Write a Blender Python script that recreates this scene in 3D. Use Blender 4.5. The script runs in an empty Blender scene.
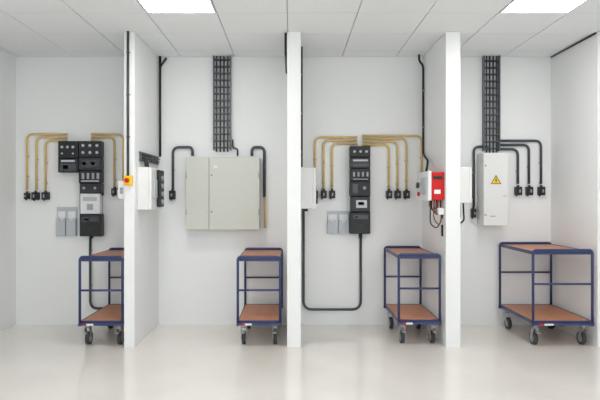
import bpy, bmesh, math, random
from mathutils import Vector, Matrix
random.seed(3)
scene = bpy.context.scene
scene.view_settings.view_transform = 'Standard'
scene.view_settings.look = 'None'
scene.view_settings.exposure = 0.13

# ------------------------------------------------------------------ materials
def mat(name, col, rough=0.5, metal=0.0, noise=0.0, nscale=8.0, bump=0.0, bscale=80.0, emit=None, es=0.0, spec=0.5, coat=0.0):
    m = bpy.data.materials.new(name); m.use_nodes = True
    nt = m.node_tree; b = nt.nodes['Principled BSDF']
    b.inputs['Base Color'].default_value = (*col, 1)
    b.inputs['Roughness'].default_value = rough
    b.inputs['Metallic'].default_value = metal
    b.inputs['Specular IOR Level'].default_value = spec
    b.inputs['Coat Weight'].default_value = coat
    b.inputs['Coat Roughness'].default_value = 0.08
    tc = nt.nodes.new('ShaderNodeTexCoord')
    if noise > 0:
        n = nt.nodes.new('ShaderNodeTexNoise'); n.inputs['Scale'].default_value = nscale
        n.inputs['Detail'].default_value = 5
        r = nt.nodes.new('ShaderNodeValToRGB')
        r.color_ramp.elements[0].position = 0.3; r.color_ramp.elements[1].position = 0.7
        r.color_ramp.elements[0].color = (*[max(0, c*(1-noise)) for c in col], 1)
        r.color_ramp.elements[1].color = (*[min(1, c*(1+noise*0.5)) for c in col], 1)
        nt.links.new(tc.outputs['Object'], n.inputs['Vector'])
        nt.links.new(n.outputs['Fac'], r.inputs['Fac'])
        nt.links.new(r.outputs['Color'], b.inputs['Base Color'])
    if bump > 0:
        n2 = nt.nodes.new('ShaderNodeTexNoise'); n2.inputs['Scale'].default_value = bscale
        bp = nt.nodes.new('ShaderNodeBump'); bp.inputs['Strength'].default_value = bump
        bp.inputs['Distance'].default_value = 0.002
        nt.links.new(tc.outputs['Object'], n2.inputs['Vector'])
        nt.links.new(n2.outputs['Fac'], bp.inputs['Height'])
        nt.links.new(bp.outputs['Normal'], b.inputs['Normal'])
    if emit:
        b.inputs['Emission Color'].default_value = (*emit, 1)
        b.inputs['Emission Strength'].default_value = es
    return m

M = dict(
 wall = mat('white_wall_paint', (0.88,0.888,0.89), 0.6, noise=0.02, nscale=1.2, bump=0.15, bscale=60),
 ceil = mat('ceiling_tile', (0.87,0.89,0.90), 0.9, noise=0.015, nscale=40, bump=0.3, bscale=300),
 cgrid = mat('ceiling_grid_metal', (0.45,0.46,0.48), 0.6),
 floor = mat('epoxy_floor', (0.86,0.82,0.765), 0.22, noise=0.06, nscale=1.6, bump=0.04, bscale=10, coat=0.5),
 led = mat('led_diffuser', (1,1,1), 0.5, emit=(1.0,0.99,0.97), es=16.0),
 white = mat('white_plastic', (0.80,0.81,0.82), 0.4, noise=0.01),
 whitemetal = mat('white_powdercoat', (0.80,0.80,0.79), 0.4, noise=0.01),
 beige = mat('beige_cabinet_paint', (0.60,0.61,0.55), 0.45, noise=0.01),
 grey = mat('grey_plastic', (0.36,0.38,0.40), 0.45, noise=0.02),
 lgrey = mat('light_grey_plastic', (0.50,0.53,0.56), 0.3, noise=0.02),
 rail = mat('galvanised_rail', (0.12,0.13,0.145), 0.4, noise=0.02),
 dgrey = mat('dark_grey_conduit', (0.055,0.065,0.075), 0.45, noise=0.03),
 black = mat('black_plastic', (0.009,0.010,0.012), 0.45, noise=0.05),
 black2 = mat('charcoal_plastic', (0.018,0.020,0.024), 0.4, noise=0.05),
 tan = mat('cream_yellow_conduit', (0.70,0.50,0.19), 0.5, noise=0.03),
 clear = mat('smoked_window', (0.06,0.07,0.08), 0.12, noise=0.03),
 red = mat('red_paint', (0.60,0.010,0.010), 0.4, noise=0.03, spec=.3),
 yellow = mat('yellow_sign', (0.95,0.62,0.01), 0.4, noise=0.02),
 blue = mat('blue_powdercoat', (0.032,0.048,0.145), 0.4, noise=0.05),
 wood = mat('orange_brown_board', (0.58,0.245,0.125), 0.42, noise=0.08, nscale=14),
 steel = mat('zinc_steel', (0.45,0.46,0.48), 0.35, metal=0.8, noise=0.03),
 tyre = mat('grey_rubber_tyre', (0.045,0.047,0.055), 0.6, noise=0.05),
 brown = mat('brown_cable', (0.16,0.05,0.025), 0.5, noise=0.05),
)
# ------------------------------------------------------------------ mesh builder
class B:
    def __init__(s): s.bm = bmesh.new(); s.m = []
    def mi(s, k):
        if k not in s.m: s.m.append(k)
        return s.m.index(k)
    def box(s, x0,x1,y0,y1,z0,z1, k, bev=0.0, seg=2):
        if x0>x1:x0,x1=x1,x0
        if y0>y1:y0,y1=y1,y0
        if z0>z1:z0,z1=z1,z0
        t = bmesh.new(); bmesh.ops.create_cube(t, size=1)
        for v in t.verts:
            v.co = Vector(((x0+x1)/2+v.co.x*(x1-x0), (y0+y1)/2+v.co.y*(y1-y0), (z0+z1)/2+v.co.z*(z1-z0)))
        if bev>0:
            bev=min(bev,(x1-x0)*.45,(y1-y0)*.45,(z1-z0)*.45)
            bmesh.ops.bevel(t, geom=list(t.edges), offset=bev, segments=seg, affect='EDGES', profile=0.5)
        s.merge(t, k)
    def merge(s, t, k, smooth=False):
        i = s.mi(k); mp = {}
        for v in t.verts: mp[v] = s.bm.verts.new(v.co)
        for f in t.faces:
            try:
                nf = s.bm.faces.new([mp[v] for v in f.verts]); nf.material_index=i; nf.smooth=smooth
            except ValueError: pass
        t.free()
    def prism(s, pts, axis, a0, a1, k):
        i = s.mi(k); n=len(pts)
        def mk(p,a):
            return {'y':Vector((p[0],a,p[1])), 'x':Vector((a,p[0],p[1])), 'z':Vector((p[0],p[1],a))}[axis]
        A=[s.bm.verts.new(mk(p,a0)) for p in pts]; C=[s.bm.verts.new(mk(p,a1)) for p in pts]
        fs=[s.bm.faces.new(A), s.bm.faces.new(C[::-1])]
        for j in range(n):
            fs.append(s.bm.faces.new([A[j],C[j],C[(j+1)%n],A[(j+1)%n]]))
        for f in fs: f.material_index=i
    def tube(s, pts, r, k, fil=0.0, seg=10, fs=6):
        P=[Vector(p) for p in pts]; path=[P[0]]
        for j in range(1,len(P)-1):
            a,b,c=P[j-1],P[j],P[j+1]
            d1=(a-b); d2=(c-b); L=min(fil, d1.length*.49, d2.length*.49)
            if L<=1e-5: path.append(b); continue
            p1=b+d1.normalized()*L; p2=b+d2.normalized()*L
            for q in range(fs+1):
                t=q/fs
                path.append(p1*(1-t)**2+b*2*t*(1-t)+p2*t*t)
        path.append(P[-1])
        i=s.mi(k); rings=[]
        d=(path[1]-path[0]).normalized()
        up=Vector((0,0,1)) if abs(d.z)<.9 else Vector((1,0,0))
        n=d.cross(up).normalized()
        for j,p in enumerate(path):
            if j==0: t=(path[1]-path[0])
            elif j==len(path)-1: t=path[-1]-path[-2]
            else: t=(path[j+1]-p).normalized()+(p-path[j-1]).normalized()
            if t.length<1e-9: t=d.copy()
            t.normalize()
            n=(n-t*n.dot(t)).normalized(); b2=t.cross(n)
            rings.append([s.bm.verts.new(p+(n*math.cos(2*math.pi*q/seg)+b2*math.sin(2*math.pi*q/seg))*r) for q in range(seg)])
        for j in range(len(rings)-1):
            for q in range(seg):
                f=s.bm.faces.new([rings[j][q],rings[j][(q+1)%seg],rings[j+1][(q+1)%seg],rings[j+1][q]])
                f.material_index=i; f.smooth=True
        for R in (rings[0][::-1], rings[-1]):
            f=s.bm.faces.new(R); f.material_index=i
    def cyl(s,p0,p1,r,k,seg=20): s.tube([p0,p1],r,k,seg=seg)
    def done(s, name, loc=(0,0,0)):
        bmesh.ops.recalc_face_normals(s.bm, faces=list(s.bm.faces))
        me=bpy.data.meshes.new(name); s.bm.to_mesh(me); s.bm.free()
        for k in s.m: me.materials.append(M[k])
        o=bpy.data.objects.new(name, me); o.location=loc
        scene.collection.objects.link(o); return o

# ------------------------------------------------------------------ survey helpers (metres)
H=3.0; CAM_Y=-6.16; CAM_Z=1.43
def X(u,d=0.0): return (u-292)*(6.16-d)/550      # elevation survey of the back wall, d = stand-off from wall
def Z(v,d=0.0): return CAM_Z-(v-197)*(6.16-d)/550
XL=-3.09; XR=4.6; YF=-7.6

# ------------------------------------------------------------------ room shell
def slab(name,x0,x1,y0,y1,z0,z1,k,bev=0.0):
    b=B(); b.box(x0,x1,y0,y1,z0,z1,k,bev); return b.done(name)
slab('floor', XL-0.12,XR+0.12,YF,0.12,-0.1,0,'floor')
slab('wall_back', XL-0.12,XR+0.12,0,0.12,0,H+.1,'wall')
slab('wall_left', XL-0.12,XL,YF,0,0,H+.1,'wall')
slab('wall_right', XR,XR+0.12,YF,0,0,H+.1,'wall')
PF=-0.94
parts=[(-1.595,-1.495),(-0.047,0.085),(1.46,1.60),(2.90,3.03)]
for n,(a,c) in zip(['wall_divider_left','wall_divider_center','wall_divider_right','wall_divider_end'],parts):
    slab(n,a,c,PF,0,0,H-0.001,'wall',0.004)

# ceiling : slab + individual tiles with grid gaps
gx0=-1.24-0.6*4; gy0=-0.27
lights=[(ix,iy) for ix in (4,9) for iy in (2,6,10)]
b=B(); b.box(XL-.12,XR+.12,YF,.12,H+.012,H+.1,'cgrid')
for ix in range(0,14):
    x0=gx0+ix*.6; x1=x0+.6
    for iy in range(-1,13):
        y1=gy0-0.6*iy; y0=y1-.6
        if iy==-1: y0,y1=gy0,0.0
        if (ix,iy) in lights: continue
        a,c=max(x0,XL)+.004,min(x1,XR)-.004
        e,f=max(y0,YF)+.004,min(y1,0)-.004
        if c-a<.02 or f-e<.02: continue
        b.box(a,c,e,f,H,H+.014,'ceil')
b.done('ceiling')
for ix,iy in lights:
    x0=gx0+ix*.6; y1=gy0-.6*iy; y0=y1-.6
    b=B()
    b.box(x0+.006,x0+.02,y0+.006,y1-.006,H-.004,H+.011,'white')
    b.box(x0+.58,x0+.594,y0+.006,y1-.006,H-.004,H+.011,'white')
    b.box(x0+.02,x0+.58,y0+.006,y0+.02,H-.004,H+.011,'white')
    b.box(x0+.02,x0+.58,y1-.02,y1-.006,H-.004,H+.011,'white')
    b.box(x0+.02,x0+.58,y0+.02,y1-.02,H,H+.011,'led')
    b.done('led_ceiling_panel')

# ------------------------------------------------------------------ trolleys
def trolley(x0,x1,yf,yb,h,hm):
    b=B(); W=x1-x0; L=yb-yf; r=.0125
    for y in (r, L-r):
        b.tube([(r,y,.20),(r,y,h+.018),(W-r,y,h+.018),(W-r,y,.20)], r,'blue',fil=.035,seg=12)
        b.tube([(r,y,hm),(W-r,y,hm)], r*.8,'blue',seg=10)
    for z in (h,.24):
        b.box(r*2,W-r*2,r*2,r*2+.004,z-.025,z+.008,'blue')
        b.box(r*2,W-r*2,L-r*2-.004,L-r*2,z-.025,z+.008,'blue')
        b.box(r,r+.004,r*2,L-r*2,z-.025,z+.008,'blue')
        b.box(W-r-.004,W-r,r*2,L-r*2,z-.025,z+.008,'blue')
        b.box(r+.004,W-r-.004,r*2+.004,L-r*2-.004,z-.014,z+.004,'wood')
        if z<.5:
            b.box(0.0,W,-.004,r*2+.006,z-.034,z-.012,'blue',.003)
            b.box(0.0,W,L-r*2-.006,L+.004,z-.034,z-.012,'blue',.003)
    b.box(W*.12,W*.34,-.006,-.003,.208,.226,'white'); b.box(W*.12,W*.19,-.0075,-.004,.208,.226,'red')
    R=.062
    for cx in (.062,W-.062):
        for cy,tr in ((.085,.03),(L-.085,-.03)):
            b.box(cx-.045,cx+.045,cy-.05,cy+.05,.196,.207,'steel',.002)
            b.cyl((cx,cy,.17),(cx,cy,.196),.026,'steel')
            yc=cy+tr
            for sx in (-.024,.024):
                b.prism([(cy-.03,.172),(cy+.03,.172),(yc+.014,R-.012),(yc-.014,R-.012)],'x',cx+sx-.0015,cx+sx+.0015,'steel')
            b.box(cx-.0255,cx+.0255,cy-.03,cy+.03,.167,.173,'steel')
            b.cyl((cx-.017,yc,R),(cx+.017,yc,R),R,'tyre',seg=28)
            b.cyl((cx-.019,yc,R),(cx+.019,yc,R),R*.62,'grey',seg=24)
            b.cyl((cx-.03,yc,R),(cx+.03,yc,R),.009,'steel',seg=12)
            if tr>0: b.box(cx-.016,cx+.016,cy-.085,cy-.028,.128,.138,'steel',.003)
    return b.done('shelf_trolley',(x0,yf,0))
trolley(-2.035,-1.603,-.93,-.06,.84,.54)
trolley(-.53,-.10,-.92,-.06,.84,.54)
trolley(1.015,1.435,-.88,-.06,.86,.55)
trolley(2.285,2.875,-.93,-.07,.905,.60)

# ------------------------------------------------------------------ switches / conduits
def isolator(x,y,z,w=.07,hh=.10,knob='black2',body='black'):
    b=B(); b.box(x-w/2,x+w/2,y-.06,y,z-hh/2,z+hh/2,body,.006)
    b.box(x-w*.36,x+w*.36,y-.066,y-.058,z-hh*.36,z+hh*.36,'black2',.003)
    b.cyl((x,y-.064,z),(x,y-.075,z),w*.26,knob)
    b.box(x-.006,x+.006,y-.088,y-.07,z-w*.24,z+w*.24,'grey',.002)
    b.cyl((x,y-.03,z+hh/2),(x,y-.03,z+hh/2+.018),.013,'black2')
    b.cyl((x-w*.25,y-.03,z-hh/2),(x-w*.25,y-.03,z-hh/2-.012),.010,'black2')
    return b.done('isolator_switch')
def conduit(pts,r,k,fil=.07,name='cable_conduit',cl=(),ck='lgrey'):
    b=B(); b.tube(pts,r,k,fil=fil,seg=12)
    for (x,z) in cl: b.box(x-.019,x+.019,-.018,0,z-.009,z+.009,ck,.003)
    return b.done(name)
yc=-.024
def drop(us, vt, u_from, v_end, k, r=.0118, dv=3.2, name='yellow_conduit'):
    """bank of parallel conduits from a board out to wall isolators"""
    for i,u in enumerate(us):
        v=vt+dv*i; x=X(u)
        b=B()
        pts=[(X(u_from),yc,Z(v)),(x,yc,Z(v)),(x,yc,Z(v_end))]
        b.tube(pts,r,k,fil=.07,seg=12)
        for vv in (v+22,v+42):
            if vv<v_end: b.box(x-.019,x+.019,-.018,-.0005,Z(vv)-.008,Z(vv)+.008,'lgrey',.003)
        b.done(name)
# bay 1
drop([28,37.5,46.5],134.5,68,190,'tan')
for u in (37,47): isolator(X(u),-.002,Z(196),.075,.085)
isolator(X(28.5),-.002,Z(196),.05,.07)
drop([124,115,101.5],134.5,92,187,'tan')
for u in (101.5,): isolator(X(u),-.002,Z(192),.06,.08)
isolator(X(115.5),-.002,Z(192),.06,.08)
# bay 3
drop([315,323.5,332],137.5,357,189,'tan')
for u in (315,323.5,332): isolator(X(u),-.002,Z(194.5),.065,.085)
drop([421,406,397,388.5],136,362,189,'tan',dv=3.0)
for u in (388.5,397,406): isolator(X(u),-.002,Z(194.5),.065,.085)
# bay 4 black ones
drop([540,528,517],141,499,184,'dgrey',dv=4.2,r=.014,name='cable_conduit')
for u in (540,528,517): isolator(X(u),-.002,Z(191),.07,.095)

# bay 1 lower conduit
conduit([(X(91),yc,Z(238)),(X(91),yc,Z(308)),(X(112),yc,Z(308))],.014,'dgrey',.09,cl=[(X(91),Z(250)),(X(91),Z(285))])
# bay 2 arches
conduit([(X(193),-.03,Z(156)),(X(193),-.03,Z(147.5)),(X(173.5),-.03,Z(147.5)),(X(173.5),-.03,Z(190))],.015,'dgrey',.07,cl=[(X(173.5),Z(170))])
isolator(X(173),-.002,Z(195),.065,.10)
conduit([(X(252),-.03,Z(156)),(X(252),-.03,Z(147.5)),(X(264.5),-.03,Z(147.5)),(X(264.5),-.03,Z(197))],.016,'dgrey',.06,cl=[(X(264.5),Z(170))])
conduit([(X(265),-.022,Z(197.2)),(X(265.3),-.022,Z(228))],.012,'tan',.01,name='earth_rod')
# bay 3 U conduit
conduit([(X(303.5),yc,Z(208)),(X(303.5),yc,Z(309)),(X(360.5),yc,Z(309)),(X(360.5),yc,Z(238))],.014,'dgrey',.10,
        cl=[(X(303.5),Z(240)),(X(303.5),Z(275)),(X(330),Z(309)),(X(360.5),Z(270))])
# bay 4 left arch
conduit([(X(487),-.03,Z(150)),(X(487),-.03,Z(147)),(X(473),-.03,Z(147)),(X(473),-.03,Z(207))],.014,'dgrey',.06,cl=[(X(473),Z(170))])
isolator(X(472.5),-.002,Z(213),.05,.10)

# conduits on partitions
b=B()   # front edge of partition 1, feeding the emergency switch
b.tube([(-1.552,PF-.016,H-.002),(-1.552,PF-.016,1.631)],.012,'dgrey',seg=12)
for z in (2.8,2.4,2.0): b.box(-1.57,-1.534,PF-.014,PF,z-.008,z+.008,'grey',.003)
b.done('cable_conduit')
b=B()   # emergency stop
ex,ez=-1.545,1.585
b.box(ex-.036,ex+.036,PF-.055,PF-.001,ez-.045,ez+.045,'yellow',.006)
b.cyl((ex,PF-.055,ez),(ex,PF-.072,ez),.014,'grey'); b.cyl((ex,PF-.07,ez),(ex,PF-.09,ez),.022,'red')
b.done('emergency_stop_button')
b=B()   # white socket on left of partition 1
b.box(-1.66,-1.596,-.92,-.80,1.41,1.585,'white',.008)
b.box(-1.675,-1.655,-.90,-.82,1.44,1.50,'lgrey',.004); b.box(-1.668,-1.655,-.90,-.82,1.52,1.57,'black2',.004)
b.box(-1.64,-1.61,-.924,-.918,1.46,1.52,'grey',.002)
b.done('wall_switch_box')
b=B()
b.tube([(-1.47,-.03,H-.002),(-1.47,-.03,1.88)],.013,'black',seg=12)
b.tube([(-1.47,-.03,H-.12),(-1.40,-.03,H-.02)],.011,'black',seg=10)
b.done('cable_conduit')
# horizontal cable ladder above cabinet on partition 1
b=B()
for z in (1.79,1.87): b.box(-1.494,-1.475,-.80,-.06,z-.004,z+.004,'rail')
for i in range(11):
    y=-.78+i*.07; b.box(-1.49,-1.478,y-.005,y+.005,1.79,1.87,'rail')
for z in (1.815,1.845): b.tube([(-1.468,-.78,z),(-1.468,-.07,z)],.007,'black2',seg=8)
for y in (-.75,-.70,-.65): b.tube([(-1.45,y,1.81),(-1.44,y,1.722)],.009,'black2',seg=8)
b.done('cable_tray')

def side_cabinet(xw,sgn,y0,y1,z0,z1,dep,body,front):
    """wall cabinet hung on a partition face at xw, projecting sgn*dep"""
    b=B(); xa=xw+sgn*.001; xb=xw+sgn*dep*.8; xc=xw+sgn*dep
    b.box(xa,xb,y0,y1,z0,z1,body,.008)
    b.box(xb,xc,y0+.004,y1-.004,z0+.004,z1-.004,front,.006)
    return b,xc
b,xc=side_cabinet(-1.495,1,-.86,-.44,1.305,1.72,.14,'whitemetal','whitemetal')
b.box(xc,xc+.03,-.66,-.46,1.33,1.70,'black',.006)
for z in (1.38,1.46,1.54,1.62): b.cyl((xc+.03,-.56,z),(xc+.045,-.56,z),.025,'grey')
b.box(xc,xc+.02,-.80,-.70,1.42,1.60,'lgrey',.004)
b.done('wall_mounted_cabinet')
b,xc=side_cabinet(.085,1,-.56,-.25,1.31,1.735,.16,'whitemetal','white')
b.box(xc,xc+.02,-.50,-.40,1.36,1.46,'black',.004)
b.cyl((.15,-.40,1.31),(.15,-.40,1.28),.016,'black2')
b.done('wall_mounted_cabinet')
b,xc=side_cabinet(1.60,1,-.82,-.50,1.37,1.72,.15,'whitemetal','whitemetal')
b.box(xc,xc+.025,-.78,-.60,1.42,1.66,'black2',.004)
b.tube([(1.64,-.78,1.37),(1.64,-.78,1.22),(1.64,-.6,1.18)],.012,'black',.03); b.tube([(1.68,-.76,1.37),(1.69,-.76,1.20),(1.67,-.7,1.17)],.008,'black',.03)
b.done('wall_mounted_cabinet')
# conduits on partition 2
b=B(); b.tube([(.101,-.42,H-.002),(.101,-.42,1.736)],.011,'black',seg=12)
for z in (2.7,2.3,1.9): b.box(.0855,.10,-.44,-.40,z-.008,z+.008,'grey',.003)
b.done('cable_conduit')
b=B(); b.tube([(-.060,-.90,H-.002),(-.060,-.90,2.80),(-.060,-.1,2.80)],.012,'black',.05,seg=12); b.done('cable_conduit')
# partition 3
b=B(); b.tube([(1.40,-.10,H-.002),(1.40,-.10,2.93),(1.445,-.10,2.88),(1.445,-.10,1.90),(1.40,-.5,1.80),(1.38,-.5,1.682)],.012,'black',.05,seg=12)
for z in (2.6,2.2): b.box(1.44,1.4595,-.12,-.08,z-.008,z+.008,'grey',.003)
b.done('cable_conduit')
# right partition, cable along ceiling
b=B(); b.tube([(2.889,-.03,H-.012),(2.889,-.93,H-.012)],.008,'black',seg=10); b.done('cable_conduit')

# red control box, partition 3 left face
b=B(); xw=1.46; xo=1.30
b.box(xo+.035,xw-.001,-.90,-.43,1.40,1.67,'red',.008)
b.box(xo,xo+.036,-.90,-.43,1.395,1.68,'white',.008)
b.box(xo-.012,xo,-.84,-.64,1.46,1.62,'lgrey',.004)
b.cyl((xo-.012,-.55,1.55),(xo-.03,-.55,1.55),.03,'black2'); b.cyl((xo,-.55,1.46),(xo-.02,-.55,1.46),.02,'red')
b.box(1.36,1.42,-.902,-.898,1.46,1.50,'white'); b.box(1.35,1.44,-.905,-.899,1.60,1.63,'black')
for i,(dx,k) in enumerate([(.03,'brown'),(.055,'black'),(.085,'brown'),(.11,'black'),(.13,'red')]):
    x=xo+dx; d=random.uniform(.10,.20)
    b.tube([(x,-.86+.02*i,1.41),(x-.01,-.86+.02*i,1.41-d*.6),(x+.05,-.84,1.41-d),(1.44,-.84,1.30-.02*i)],.0065,k,.06,seg=8)
b.tube([(1.34,-.84,1.41),(1.33,-.86,1.17),(1.40,-.84,1.12),(1.445,-.84,1.20),(1.44,-.82,1.40)],.006,'black',.05,seg=8)
b.tube([(1.37,-.87,1.41),(1.36,-.87,1.22),(1.42,-.87,1.15),(1.45,-.85,1.26)],.006,'brown',.05,seg=8)
b.box(1.40,1.459,-.90,-.82,1.26,1.325,'white',.006)
b.box(1.445,1.459,-.86,-.82,1.05,1.16,'black',.004)
b.done('red_control_box')

# ------------------------------------------------------------------ vertical cable ladders
def ladder(u0,u1,vb,ncab,name='cable_ladder'):
    b=B(); x0,x1=X(u0,.05),X(u1,.05); zb=Z(vb,.05)
    for x in (x0,x1): b.box(x-.005,x+.005,-.065,-.002,zb,H-.001,'rail')
    z=zb+.03
    while z<H-.02:
        b.box(x0,x1,-.024,-.010,z-.009,z+.009,'rail')
        b.box(x0,x1,-.066,-.060,z-.004,z+.004,'rail'); z+=.075
    w=x1-x0
    for i in range(ncab):
        x=x0+w*(i+.8)/(ncab+.6)
        b.tube([(x,-.04,H-.002),(x,-.042,zb-.02)],.0085,'black' if i%3 else 'dgrey',seg=8)
    b.done(name)
ladder(213.5,230.5,150,4)
ladder(484,499.5,151,4)
conduit([(X(233),-.035,Z(140)),(X(233),-.035,Z(148.5)),(X(238),-.035,Z(149)),(X(238),-.06,Z(156))],.009,'black',.05,name='power_cable')

# ------------------------------------------------------------------ double door cabinet (bay 2)
d=.20; b=B(); x0,x1=X(185.5,d),X(259.5,d); z0,z1=Z(230,d),Z(157,d); xm=X(209,d)
b.box(x0,x1,-d+.02,-.001,z0,z1,'beige',.006)
b.box(x0+.002,xm-.003,-d,-d+.018,z0+.003,z1-.003,'beige',.005)
b.box(xm+.003,x1-.002,-d,-d+.018,z0+.003,z1-.003,'beige',.005)
b.box(xm-.003,xm+.003,-d+.012,-d+.02,z0+.01,z1-.01,'grey')
for zz in (.25,.75):
    z=z0+(z1-z0)*zz
    b.cyl((xm+.03,-d-.004,z),(xm+.03,-d+.01,z),.012,'grey'); b.box(xm+.028,xm+.032,-d-.006,-d,z-.006,z+.006,'black')
    b.cyl((xm-.03,-d-.003,z),(xm-.03,-d+.01,z),.008,'lgrey')
    b.cyl((x1-.008,-d-.003,z-.03),(x1-.008,-d-.003,z+.03),.006,'grey'); b.cyl((x0+.008,-d-.003,z-.03),(x0+.008,-d-.003,z+.03),.006,'grey')
b.box(xm+.05,xm+.09,-d-.001,-d+.01,z1-.12,z1-.09,'white')
b.done('double_door_electrical_cabinet')

# warning cabinet (bay 4)
d=.22; b=B(); x0,x1=X(483.5,d),X(508.5,d); z0,z1=Z(226,d),Z(152.5,d)
b.box(x0,x1,-d+.02,-.001,z0,z1,'whitemetal',.005)
b.box(x0+.002,x1-.002,-d,-d+.018,z0+.003,z1-.003,'whitemetal',.005)
cx,cz=X(496,d),Z(180,d); s=.058
b.prism([(cx-s,cz-s*.75),(cx+s,cz-s*.75),(cx,cz+s*.95)],'y',-d-.0015,-d-.0002,'black')
s2=s*.82; b.prism([(cx-s2,cz-s2*.72-.003),(cx+s2,cz-s2*.72-.003),(cx,cz+s2*.93-.004)],'y',-d-.0025,-d-.001,'yellow')
b.prism([(cx+.006,cz+.028),(cx-.014,cz-.006),(cx-.001,cz-.004),(cx-.006,cz-.032),(cx+.014,cz+.002),(cx+.001,cz+.001)],'y',-d-.0035,-d-.002,'black')
for z in (z0+.12,z1-.14): b.cyl((x0+.022,-d-.004,z),(x0+.022,-d+.01,z),.010,'grey')
b.box(x0+.07,x0+.13,-d-.001,-d+.01,z0+.10,z0+.11,'grey')
b.box(x1-.06,x1-.02,-d-.001,-d+.01,z0+.32,z0+.33,'lgrey')
b.done('warning_sign_electrical_cabinet')

# ------------------------------------------------------------------ black distribution boards
def module(b,u0,u1,v0,v1,d,k='black',bev=.005,base=.03):
    b.box(X(u0,d)+.001,X(u1,d)-.001,-d,-base,Z(v1,d)+.001,Z(v0,d)-.001,k,bev)
def dial(b,u,v,d,r=.013,k='lgrey'):
    x,z=X(u,d),Z(v,d); b.cyl((x,-d+.002,z),(x,-d-.006,z),r,k,seg=16)
def tag(b,u0,u1,v0,v1,d,k):
    b.box(X(u0,d),X(u1,d),-d-.003,-d+.002,Z(v1,d),Z(v0,d),k,.001)
# bay 1
b=B(); d=.13
b.box(X(58,.04),X(101.5,.04),-.04,-.001,Z(172,.04),Z(141,.04),'black',.004)
b.box(X(79.5,.04),X(101.5,.04),-.04,-.001,Z(236,.04),Z(172,.04),'black',.004)
module(b,58,78,141,158,d); module(b,58,78,158.4,172.5,d)
module(b,78.4,101,141,157,d); module(b,78.4,101,157.4,170,d,'black2'); module(b,78.4,101,170.4,183,d)
module(b,79.4,101,183.4,193,d,'black2'); module(b,80,100,193.4,214,d-.02,'white',.006); module(b,79.4,101,214.4,236.5,d)
for u in (62,67.5,73): dial(b,u,147,d,.015)
for u in (62,73): dial(b,u,153.5,d,.010)
tag(b,60,76,163.5,170.5,d,'clear'); tag(b,61,75,160,162,d,'lgrey'); tag(b,63,68,165,169,d,'lgrey')
for u in (83,90,97): dial(b,u,145.5,d,.016); dial(b,u,152.5,d,.016)
tag(b,81,99,160,167,d,'clear'); tag(b,82,86,162,165,d,'lgrey'); tag(b,91,95,162,165,d,'lgrey')
for u in (83,88,93,98): tag(b,u-1.3,u+1.3,173,179,d,'grey')
tag(b,81,99,180.4,181.6,d,'lgrey')
for u in (84,95): dial(b,u,188,d,.014,'grey')
tag(b,83,97,197,201,d-.02,'lgrey'); tag(b,87,93,204,210,d-.02,'grey')
tag(b,82,99,217,222,d,'clear'); dial(b,90,229,d,.022,'black2'); tag(b,84,89,218.5,220.5,d,'lgrey')
b.cyl((X(91,.03),-.024,Z(236)),(X(91,.03),-.024,Z(238)),.02,'black2')
b.done('distribution_board')
# bay 3
b=B(); d=.13
b.box(X(350.5,.04),X(370,.04),-.04,-.001,Z(233,.04),Z(146,.04),'black',.004)
module(b,350,370.5,146,157,d); module(b,350,370.5,157.4,168,d,'black2'); module(b,350,370.5,168.4,181,d)
module(b,350,370.5,181.4,196,d); module(b,350.5,370,196.4,212,d-.02,'black2',.006); module(b,350,370.5,212.4,234,d)
for u in (354.5,360.5,366.5): dial(b,u,151.5,d,.014)
tag(b,353,368,159.5,161.3,d,'lgrey'); tag(b,353,368,163.5,166.5,d,'clear')
for u in (354,358.5,363,367.5): tag(b,u-.9,u+.9,172,176.5,d,'grey')
tag(b,353,368,178.7,179.6,d,'grey')
tag(b,352.5,358,184,193,d,'clear'); dial(b,364.5,188,d,.018,'grey')
tag(b,356,367,200,208,d-.02,'lgrey'); tag(b,358,364,202,205,d-.02,'white')
tag(b,353,368,215,219,d,'clear'); dial(b,360.5,226,d,.022,'black2'); tag(b,355,358,216.3,217.7,d,'red')
b.cyl((X(360.5,.03),-.024,Z(233)),(X(360.5,.03),-.024,Z(238)),.02,'black2')
b.done('distribution_board')

# ------------------------------------------------------------------ document holders
def holder(u0,u1,v0,v1):
    b=B(); x0,x1,z0,z1=X(u0),X(u1),Z(v1),Z(v0); w=(x1-x0)/2
    b.box(x0,x1,-.008,-.001,z0,z1,'lgrey',.003)
    for i in range(2):
        a=x0+w*i+.006; c=x0+w*(i+1)-.006; zt=z0+(z1-z0)*.62; m=(a+c)/2
        b.prism([(a,z0+.004),(c,z0+.004),(c,zt),(m+w*.22,zt),(m+w*.14,zt-.04),(m-w*.14,zt-.04),(m-w*.22,zt),(a,zt)],'y',-.045,-.041,'lgrey')
        b.box(a,a+.004,-.042,-.008,z0+.004,zt,'lgrey'); b.box(c-.004,c,-.042,-.008,z0+.004,zt,'lgrey'); b.box(a,c,-.042,-.008,z0+.002,z0+.008,'lgrey')
        b.box(a+.008,c-.008,-.016,-.010,z0+.01,z0+(z1-z0)*.85,'white')
    b.done('document_holder')
holder(57,77.5,207,236)
holder(327,349,211,233.5)

# ------------------------------------------------------------------ world, camera
w=bpy.data.worlds.new('World'); scene.world=w; w.use_nodes=True
bg=w.node_tree.nodes['Background']; bg.inputs[0].default_value=(0.93,0.98,1.0,1); bg.inputs[1].default_value=1.5
cam=bpy.data.cameras.new('camera'); co=bpy.data.objects.new('camera',cam); scene.collection.objects.link(co)
co.location=(0,CAM_Y,CAM_Z); co.rotation_euler=(math.radians(90),0,0)
cam.sensor_width=36; cam.lens=33.0; cam.shift_x=8/600; cam.shift_y=-3/600; cam.clip_start=.05
scene.camera=co
